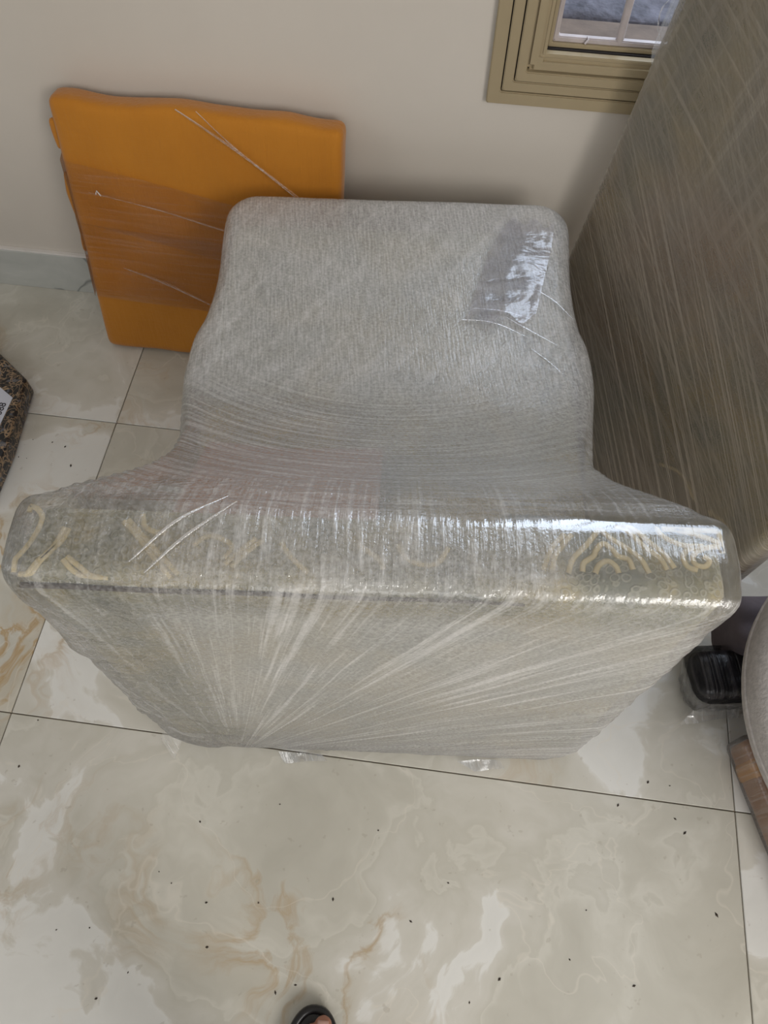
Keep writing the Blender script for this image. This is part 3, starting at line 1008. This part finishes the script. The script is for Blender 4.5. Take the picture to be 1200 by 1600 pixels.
# ------------------------------------------------------------------ round stool at the right edge
MAT['stool'] = simple('warm_grey_chenille', (0.54, 0.50, 0.47), 0.95, (260, 0.8, 0.002), var=0.14, vscale=110, spec=0.1)
st = empty('round_stool', (0.737, 0.335, 0.0))
tag(st, 'round stool with warm grey chenille cushion, cut by the right edge of the picture', 'stool')


def disc(r, z0, z1, rr, nseg=96, disp=0.0, seed=1):
    prof = [(0, z0)]
    for k in range(7):
        a = -math.pi / 2 + k / 6 * math.pi / 2
        prof.append((r - rr + rr * math.cos(a), z0 + rr + rr * math.sin(a)))
    for k in range(1, 7):
        a = k / 6 * math.pi / 2
        prof.append((r - rr + rr * math.cos(a), z1 - rr + rr * math.sin(a)))
    for q in (0.75, 0.5, 0.25):
        prof.append(((r - rr) * q, z1 + 0.006 * (1 - q)))
    prof.append((0, z1 + 0.008))
    V = []; F = []
    for (pr, pz) in prof:
        for k in range(nseg):
            a = 2 * math.pi * k / nseg
            V.append((pr * math.cos(a), pr * math.sin(a), pz))
    for i in range(len(prof) - 1):
        for k in range(nseg):
            F.append((i * nseg + k, i * nseg + (k + 1) % nseg, (i + 1) * nseg + (k + 1) % nseg, (i + 1) * nseg + k))
    V = np.array(V)
    V[:, 2] += disp * fbm(V, 20, seed)
    bmm = bmesh.new()
    me = mesh_np('disc', V, F)
    bmm.from_mesh(me)
    bmesh.ops.remove_doubles(bmm, verts=bmm.verts, dist=1e-5)
    bmm.to_mesh(me); bmm.free()
    return me


link('cushion', disc(0.277, 0.225, 0.315, 0.036, disp=0.002), MAT['stool'], st)
link('seat_base', disc(0.245, 0.195, 0.226, 0.010), MAT['wood'], st)
pv = []
for k in range(97):
    a = 2 * math.pi * k / 96
    pv.append((0.2772 * math.cos(a), 0.2772 * math.sin(a), 0.268))
v, f = tube(pv, 0.0022, 6)
link('piping', mesh_np('piping', v, f), MAT['stool'], st)
for a in (352, 70, 118, 292):
    bm = bmesh.new()
    bmesh.ops.create_cone(bm, cap_ends=True, segments=14, radius1=0.012, radius2=0.02, depth=0.196)
    for vv in bm.verts: vv.co += Vector((0.2 * math.cos(math.radians(a)), 0.2 * math.sin(math.radians(a)), 0.098))
    link('leg', bm_mesh('leg', bm), MAT['wood'], st)

# ------------------------------------------------------------------ brown wrapped carton under the stool
def m_carton():
    t = NT('brown_kraft')
    o = t.coord()
    x, y, z = t.sep(o)
    c = t.ramp(t.noise(o, 9, 4), [(0.3, (0.36, 0.19, 0.10)), (0.7, (0.46, 0.25, 0.14))])
    g = t.noise(t.comb(t.mul(x, 12), t.mul(y, 60), t.mul(z, 200)), 1, 3)
    c = t.mix(t.mul(g, 0.25), c, (0.42, 0.27, 0.17))
    return t.done(t.shader('BsdfPrincipled', **{'Base Color': c, 'Roughness': 0.5, 'Normal': t.bump(g, 0.3, 0.001)}))


ct = empty('brown_carton', (0.531, 0.338, 0.0), math.radians(-72))
tag(ct, 'long brown cardboard carton in clear film lying on the tiles under the round stool', 'carton')
MAT['carton'] = m_carton()
V, F = soft_box((0.20, 0.055, 0.033), 0.010, 0.012, disp=lambda V, N: V + N * (0.0025 * fbm(V, 30, 41))[:, None])
link('carton_body', mesh_np('carton_body', V + np.array((0.205, 0.06, 0.0365)), F), MAT['carton'], ct)
MAT['tan_tape'] = simple('tan_tape', (0.66, 0.36, 0.14), 0.25, var=0.1)
V, F = soft_box((0.018, 0.0572, 0.0345), 0.011, 0.008, disp=lambda V, N: V + N * (0.0025 * fbm(V + np.array((-0.155, 0, 0)), 30, 41))[:, None])
link('tape', mesh_np('tape', V + np.array((0.05, 0.06, 0.0365)), F), MAT['tan_tape'], ct)
MAT['carton_film'] = m_film('carton_film', 0.05, 200, 5, 0.1, 0.28, (0, 1), 0.05, 0.15)
V, F = soft_box((0.206, 0.0595, 0.0365), 0.012, 0.010, disp=lambda V, N: V + N * (0.0022 * fbm(V, 30, 41))[:, None])
link('stretch_film', mesh_np('stretch_film', V + np.array((0.205, 0.06, 0.0375)), F), MAT['carton_film'], ct)

# ------------------------------------------------------------------ black and gold printed bundle at the left edge
def m_print():
    t = NT('black_gold_paisley')
    o = t.coord()
    n = t.noise(o, 26, 2, 0.5, 2.2)
    l1 = t.mr(t.m('ABSOLUTE', t.sub(n, 0.5)), 0.016, 0.034, 1, 0)
    n2 = t.noise(t.vm('ADD', o, (4, 1, 0)), 45, 1, 0.5, 1.5)
    l2 = t.mul(t.mr(t.m('ABSOLUTE', t.sub(n2, 0.5)), 0.012, 0.03, 1, 0), 0.7)
    c = t.mix(t.m('MAXIMUM', l1, l2), (0.012, 0.012, 0.014), (0.34, 0.235, 0.14))
    c = t.mix(t.mr(t.noise(o, 60, 1), 0.62, 0.68, 0, 0.6), c, (0.16, 0.17, 0.20))
    return t.done(t.shader('BsdfPrincipled', **{'Base Color': c, 'Roughness': 0.35, 'Normal': t.bump(t.noise(o, 30, 3), 0.4, 0.003)}))


pb = empty('printed_bundle', (-0.844, 0.886, 0.0))
tag(pb, 'black bundle with gold curling print and a white number label, at the left edge', 'bundle')
out = [(0, 0), (0.009, -0.088), (0.018, -0.16), (0.020, -0.27), (-0.02, -0.31), (-0.36, -0.31), (-0.36, 0.266)]
bm = bmesh.new()
top = [bm.verts.new((x, y, 0.050)) for x, y in out]
bot = [bm.verts.new((x * 0.98, y * 0.98, 0.003)) for x, y in out]
bm.faces.new(top); bm.faces.new(bot[::-1])
for k in range(len(out)):
    j = (k + 1) % len(out)
    bm.faces.new((top[k], bot[k], bot[j], top[j]))
bmesh.ops.recalc_face_normals(bm, faces=bm.faces)
bmesh.ops.bevel(bm, geom=bm.edges[:], offset=0.008, segments=4, affect='EDGES', profile=0.5)
link('bundle_body', bm_mesh('bundle_body', bm, True), m_print(), pb)
MAT['label'] = simple('white_label_paper', (0.62, 0.64, 0.72), 0.5, var=0.03)
MAT['ink'] = simple('black_ink', (0.02, 0.02, 0.03), 0.6)
lb = link('number_label', None, None, pb) if False else None
bm = bmesh.new()
LQ = [(-0.010, -0.051), (-0.011, -0.122), (-0.075, -0.150), (-0.075, -0.010)]
tv = [bm.verts.new((x, y, 0.0512)) for x, y in LQ]; bv = [bm.verts.new((x, y, 0.0502)) for x, y in LQ]
bm.faces.new(tv); bm.faces.new(bv[::-1])
for k in range(4): bm.faces.new((tv[k], bv[k], bv[(k + 1) % 4], tv[(k + 1) % 4]))
lb = link('number_label', bm_mesh('number_label', bm), MAT['label'], pb)
fc = bpy.data.curves.new('label_digits', 'FONT')
fc.body = '9588'
fc.size = 0.020
fc.extrude = 0.0003
tx = bpy.data.objects.new('label_digits', fc)
me = None
COL.objects.link(tx)
dg_ = bpy.context.evaluated_depsgraph_get()
me = bpy.data.meshes.new_from_object(tx.evaluated_get(dg_))
bpy.data.objects.remove(tx)
td = link('digits', me, None, lb)
me.materials.clear(); me.materials.append(MAT['ink'])
td.location = (-0.018, -0.106, 0.0516)
td.rotation_euler = (0, 0, math.radians(88))

# ------------------------------------------------------------------ photographer's foot in a black sandal
person = empty('person', (-0.066, -0.235, 0.0), math.radians(2))
tag(person, 'bare foot in a black open-toed sandal at the bottom edge of the picture', 'person')
hf = 0.0028
gx, gy, gzz = np.meshgrid(np.arange(-0.06, 0.062, hf), np.arange(-0.16, 0.135, hf), np.arange(0.008, 0.26, hf), indexing='ij', sparse=True)


def capsule(A, B, ra_, rb_):
    A = np.array(A, float); B = np.array(B, float); d = B - A; L2 = d @ d
    t = np.clip(((gx - A[0]) * d[0] + (gy - A[1]) * d[1] + (gzz - A[2]) * d[2]) / L2, 0, 1)
    dist = np.sqrt((gx - A[0] - t * d[0]) ** 2 + (gy - A[1] - t * d[1]) ** 2 + (gzz - A[2] - t * d[2]) ** 2)
    return dist - (ra_ + (rb_ - ra_) * t)


Fd = capsule((0, -0.115, 0.050), (0.006, -0.09, 0.05), 0.028, 0.030)
for c in (((0.004, -0.10, 0.065), (0.014, 0.03, 0.042), 0.032, 0.020), ((0.0, -0.10, 0.05), (-0.020, 0.03, 0.036), 0.028, 0.017),
          ((0.0, -0.095, 0.07), (0.002, -0.10, 0.135), 0.034, 0.031), ((0.002, -0.10, 0.135), (0.004, -0.105, 0.25), 0.031, 0.040),
          ((0.018, 0.03, 0.040), (-0.024, 0.025, 0.036), 0.020, 0.016)):
    Fd = smin(Fd, capsule(*c), 0.022)
toes = [((0.018, 0.035, 0.038), (0.014, 0.094, 0.034), (0.011, 0.108, 0.033), 0.0135, 0.0125), ((0.004, 0.038, 0.038), (-0.004, 0.085, 0.036), (-0.005, 0.101, 0.031), 0.0095, 0.0082),
        ((-0.008, 0.036, 0.037), (-0.018, 0.075, 0.035), (-0.019, 0.090, 0.030), 0.009, 0.0078), ((-0.018, 0.032, 0.036), (-0.029, 0.063, 0.034), (-0.030, 0.076, 0.029), 0.0085, 0.0072),
        ((-0.026, 0.026, 0.035), (-0.037, 0.050, 0.033), (-0.038, 0.060, 0.029), 0.008, 0.007)]
for a, b2, c2, r1, r2 in toes:
    tt = np.minimum(capsule(a, b2, r1, r2), capsule(b2, c2, r2, r2 * 0.98))
    Fd = smin(Fd, tt, 0.005)
Fd = np.maximum(Fd, gzz - 0.245)
v, f = surface_net(Fd.astype(np.float32), (-0.06, -0.16, 0.008), hf)


def m_skin():
    t = NT('warm_brown_skin')
    o = t.coord()
    c = t.ramp(t.noise(o, 30, 3), [(0.3, (0.36, 0.155, 0.10)), (0.7, (0.44, 0.20, 0.135))])
    return t.done(t.shader('BsdfPrincipled', **{'Base Color': c, 'Roughness': 0.5, 'Subsurface Weight': 0.08, 'Subsurface Radius': (0.01, 0.004, 0.002), 'Subsurface Scale': 0.3,
                                                'Normal': t.bump(t.noise(o, 250, 2), 0.25, 0.0008)}))


link('body', mesh_np('body', v, f), m_skin(), person)
MAT['nail'] = simple('toenail', (0.50, 0.30, 0.25), 0.35)
for (a, b2, c2, r1, r2) in toes:
    V, F = soft_box((r2 * 0.62, r2 * 0.62, 0.0012), 0.0011, 0.002)
    V[:, 2] -= (V[:, 0] / r2) ** 2 * r2 * 0.5
    V[:, 2] -= np.maximum(0, V[:, 1] / r2) ** 2 * r2 * 0.35
    link('toenail', mesh_np('toenail', V + np.array((c2[0], c2[1] - 0.001, c2[2] + r2 * 0.97)), F), MAT['nail'], person)


def sole_outline(scale=1.0, n=72):
    P = []
    for k in range(n):
        a = 2 * math.pi * k / n
        y = math.sin(a); x = math.cos(a)
        w = 0.036 + 0.014 * (y * 0.5 + 0.5)
        P.append((w * scale * math.copysign(abs(x) ** 0.85, x) - 0.002, 0.1385 * scale * y - 0.010))
    return P


MAT['sandal'] = simple('black_leather', (0.014, 0.013, 0.014), 0.32, (120, 0.4, 0.001))
O1 = sole_outline(1.0)
bm = bmesh.new()
tp = [bm.verts.new((x, y, 0.020)) for x, y in O1]; bt = [bm.verts.new((x, y, 0.0005)) for x, y in O1]
bm.faces.new(tp); bm.faces.new(bt[::-1])
for k in range(len(O1)): bm.faces.new((tp[k], bt[k], bt[(k + 1) % len(O1)], tp[(k + 1) % len(O1)]))
sole = link('sandal_sole', bm_mesh('sandal_sole', bm), MAT['sandal'], person)
rimp = [(x * 0.93, y * 0.97, 0.022) for x, y in O1] 
v, f = tube(rimp + [rimp[0]], 0.006, 8)
link('sandal_rim', mesh_np('sandal_rim', v, f), MAT['sandal'], sole)
# plain dark trouser leg over the ankle
V, F = soft_box((0.062, 0.066, 0.21), 0.058, 0.012, disp=lambda V, N: V + N * (0.003 * fbm(V, 28, 81))[:, None], keep=lambda c: np.abs(c[:, 2]) < 0.19)
tl_ = link('trouser_leg', mesh_np('trouser_leg', V + np.array((0.002, -0.106, 0.36)), F), simple('dark_cotton', (0.035, 0.037, 0.045), 0.85), person)
# strap over the instep
V, F = [], []
ns = 24
for j, (yy, hh) in enumerate(((-0.035, 0.080), (-0.015, 0.072), (0.01, 0.066), (0.035, 0.060))):
    for k in range(ns + 1):
        a = math.pi * k / ns
        V.append((0.046 * math.cos(a) * (1.0 if j else 0.97), yy + 0.008 * math.sin(a), 0.016 + (hh - 0.016) * math.sin(a) ** 0.8))
for j in range(3):
    for k in range(ns):
        F.append((j * (ns + 1) + k, j * (ns + 1) + k + 1, (j + 1) * (ns + 1) + k + 1, (j + 1) * (ns + 1) + k))
so = link('sandal_strap', mesh_np('sandal_strap', V, F), MAT['sandal'], person)
md = so.modifiers.new('s', 'SOLIDIFY'); md.thickness = 0.003; md.offset = 1

# ------------------------------------------------------------------ crumbs of dirt on the tiles
CR = [(-0.343, 0.032, 0.001), (-0.32, 0.019, 0.0012), (-0.246, -0.057, 0.0018), (-0.261, 0.0, 0.0015), (-0.178, 0.152, 0.001), (-0.017, 0.134, 0.0014), (0.048, 0.015, 0.0014), (0.309, 0.064, 0.0011), (0.463, 0.193, 0.0017), (-0.473, -0.064, 0.001), (-0.425, -0.055, 0.0013), (-0.298, 0.11, 0.0015), (-0.183, 0.01, 0.0014), (-0.135, -0.1, 0.0015), (0.359, 0.221, 0.0017), (0.184, -0.042, 0.002), (-0.81, 0.773, 0.0012), (-0.769, 0.772, 0.0016), (-0.74, 0.765, 0.0017), (-0.824, 0.729, 0.0012), (-0.807, 0.728, 0.0009), (-0.714, 0.723, 0.002), (0.143, -0.076, 0.0012), (-0.108, -0.087, 0.0012), (-0.611, 0.154, 0.0019), (-0.606, 0.23, 0.0015), (0.449, 0.212, 0.0014), (0.408, 0.263, 0.0018), (0.443, 0.262, 0.0009), (-0.072, 0.029, 0.0017), (0.285, -0.004, 0.0013), (-0.352, -0.103, 0.001), (-0.388, -0.14, 0.0016), (0.504, 0.083, 0.0019), (0.099, 0.074, 0.0011), (0.378, -0.025, 0.0016)]
V, F = [], []
for (x, y, r) in CR:
    a0 = random.random() * 6.28
    el = random.uniform(1, 2.4)
    base = len(V)
    for (lx, ly, lz) in ((1, 0, 0.3), (0, 1, 0.3), (-1, 0, 0.3), (0, -1, 0.3), (0, 0, 1.1), (0, 0, 0.0)):
        px_ = lx * r * el; py_ = ly * r
        V.append((x + px_ * math.cos(a0) - py_ * math.sin(a0), y + px_ * math.sin(a0) + py_ * math.cos(a0), 0.0002 + lz * r))
    for q in ((0, 1, 4), (1, 2, 4), (2, 3, 4), (3, 0, 4), (1, 0, 5), (2, 1, 5), (3, 2, 5), (0, 3, 5)):
        F.append(tuple(base + i for i in q))
MAT['crumb'] = simple('dark_dirt', (0.05, 0.035, 0.025), 0.8)
cb = link('crumbs', mesh_np('crumbs', V, F, False), MAT['crumb'])
tag(cb, 'dark crumbs of dirt scattered over the marble floor tiles', 'dirt', kind='stuff')

# added brown sheet under the film, made up to tint the saddle's left
kp = simple('brown_tint', (0.42, 0.25, 0.17), 0.8)
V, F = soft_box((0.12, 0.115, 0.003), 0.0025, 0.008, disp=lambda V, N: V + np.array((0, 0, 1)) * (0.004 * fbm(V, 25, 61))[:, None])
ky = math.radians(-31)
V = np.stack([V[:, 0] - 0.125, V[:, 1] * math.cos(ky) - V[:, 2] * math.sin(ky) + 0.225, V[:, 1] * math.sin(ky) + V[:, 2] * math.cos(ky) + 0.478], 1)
link('tint_sheet', mesh_np('tint_sheet', V, F), kp, chair)

# smooth folded end of the film lying over the right of the seat, and a few taut strands beside it
MAT['fold_film'] = film_fold = None


def m_fold():
    t = NT('smooth_fold_of_film')
    o = t.coord()
    x, y, z = t.sep(o)
    n = t.noise(t.comb(t.mul(x, 14), t.mul(y, 34), 0.0), 1, 3, 0.55, 0.5)
    return film_out(t, t.mr(n, 0.4, 0.7, 0.03, 0.25), n, 0.16, 0.07, 0.7, 0.005, (0.93, 0.93, 0.98))


MAT['fold_film'] = m_fold()
A_ = [(0.110, 0.547), (0.128, 0.62), (0.150, 0.70), (0.183, 0.770)]
B_ = [(0.215, 0.556), (0.232, 0.63), (0.248, 0.70), (0.255, 0.752)]
n = 40
tt = np.linspace(0, 1, n)
A2 = np.stack([np.interp(tt, np.linspace(0, 1, 4), [p[k] for p in A_]) for k in (0, 1)], 1)
B2 = np.stack([np.interp(tt, np.linspace(0, 1, 4), [p[k] for p in B_]) for k in (0, 1)], 1)
sI = np.linspace(0, 1, n)[:, None, None]
Pp = (A2[None] * (1 - sI) + B2[None] * sI)
Pp[..., 1] += 0.010 * np.sin(sI[..., 0] * 14)
z_ = 0.4375 + 0.0035 * np.sin(sI[..., 0] * np.pi) + 0.0012 * np.sin(tt[None] * 11 + sI[..., 0] * 4) + 0.0008 * fbm(np.concatenate([Pp.reshape(-1, 2), np.zeros((n * n, 1))], 1), 60, 71).reshape(n, n)
z_ = z_ - np.clip((Pp[..., 1] - 0.745) / 0.03, 0, 1) * 0.004
P3 = np.concatenate([Pp, z_[..., None]], -1).reshape(-1, 3)
idx = np.arange(n * n).reshape(n, n)
q = np.stack([idx[:-1, :-1], idx[1:, :-1], idx[1:, 1:], idx[:-1, 1:]], -1).reshape(-1, 4)
link('film_fold', mesh_np('film_fold', P3, q), MAT['fold_film'], chair)
MAT['glint_film'] = m_film('taut_strand_film', 0.35, 400, 10, 0.0, 0.3, (0, 1), 0.35, 0.08)
for pts in ([(0.170, 0.560), (0.200, 0.538), (0.243, 0.508)], [(0.205, 0.500), (0.235, 0.470), (0.268, 0.427)], [(0.10, 0.552), (0.15, 0.548), (0.20, 0.522)],
            [(0.215, 0.62), (0.245, 0.595), (0.270, 0.560)], [(0.12, 0.575), (0.165, 0.572), (0.21, 0.556)]):
    strand(chair, [(a, b, 0.4345) for a, b in pts], 0.0013, MAT['glint_film'], 'taut_strand')
# long gathered creases of film over the saddle and the upper left corner of the backrest
for pts in ([(-0.20, 0.010, 0.694), (-0.17, 0.045, 0.697), (-0.13, 0.085, 0.692)], [(-0.215, 0.020, 0.694), (-0.18, 0.06, 0.697), (-0.14, 0.095, 0.684)]):
    strand(chair, pts, 0.0018, MAT['glint_film'], 'taut_strand')

# dark piping along the rear top edge of the backrest
v, f = tube([(-0.318 + 0.045 * k, 0.0065, 0.664 + 0.0015 * math.sin(k * 1.7)) for k in range(11)], lambda q: 0.0030 * (1 - 0.6 * q), 8)
link('piping', mesh_np('piping', v, f), MAT['wood'], bpy.data.objects['backrest'])
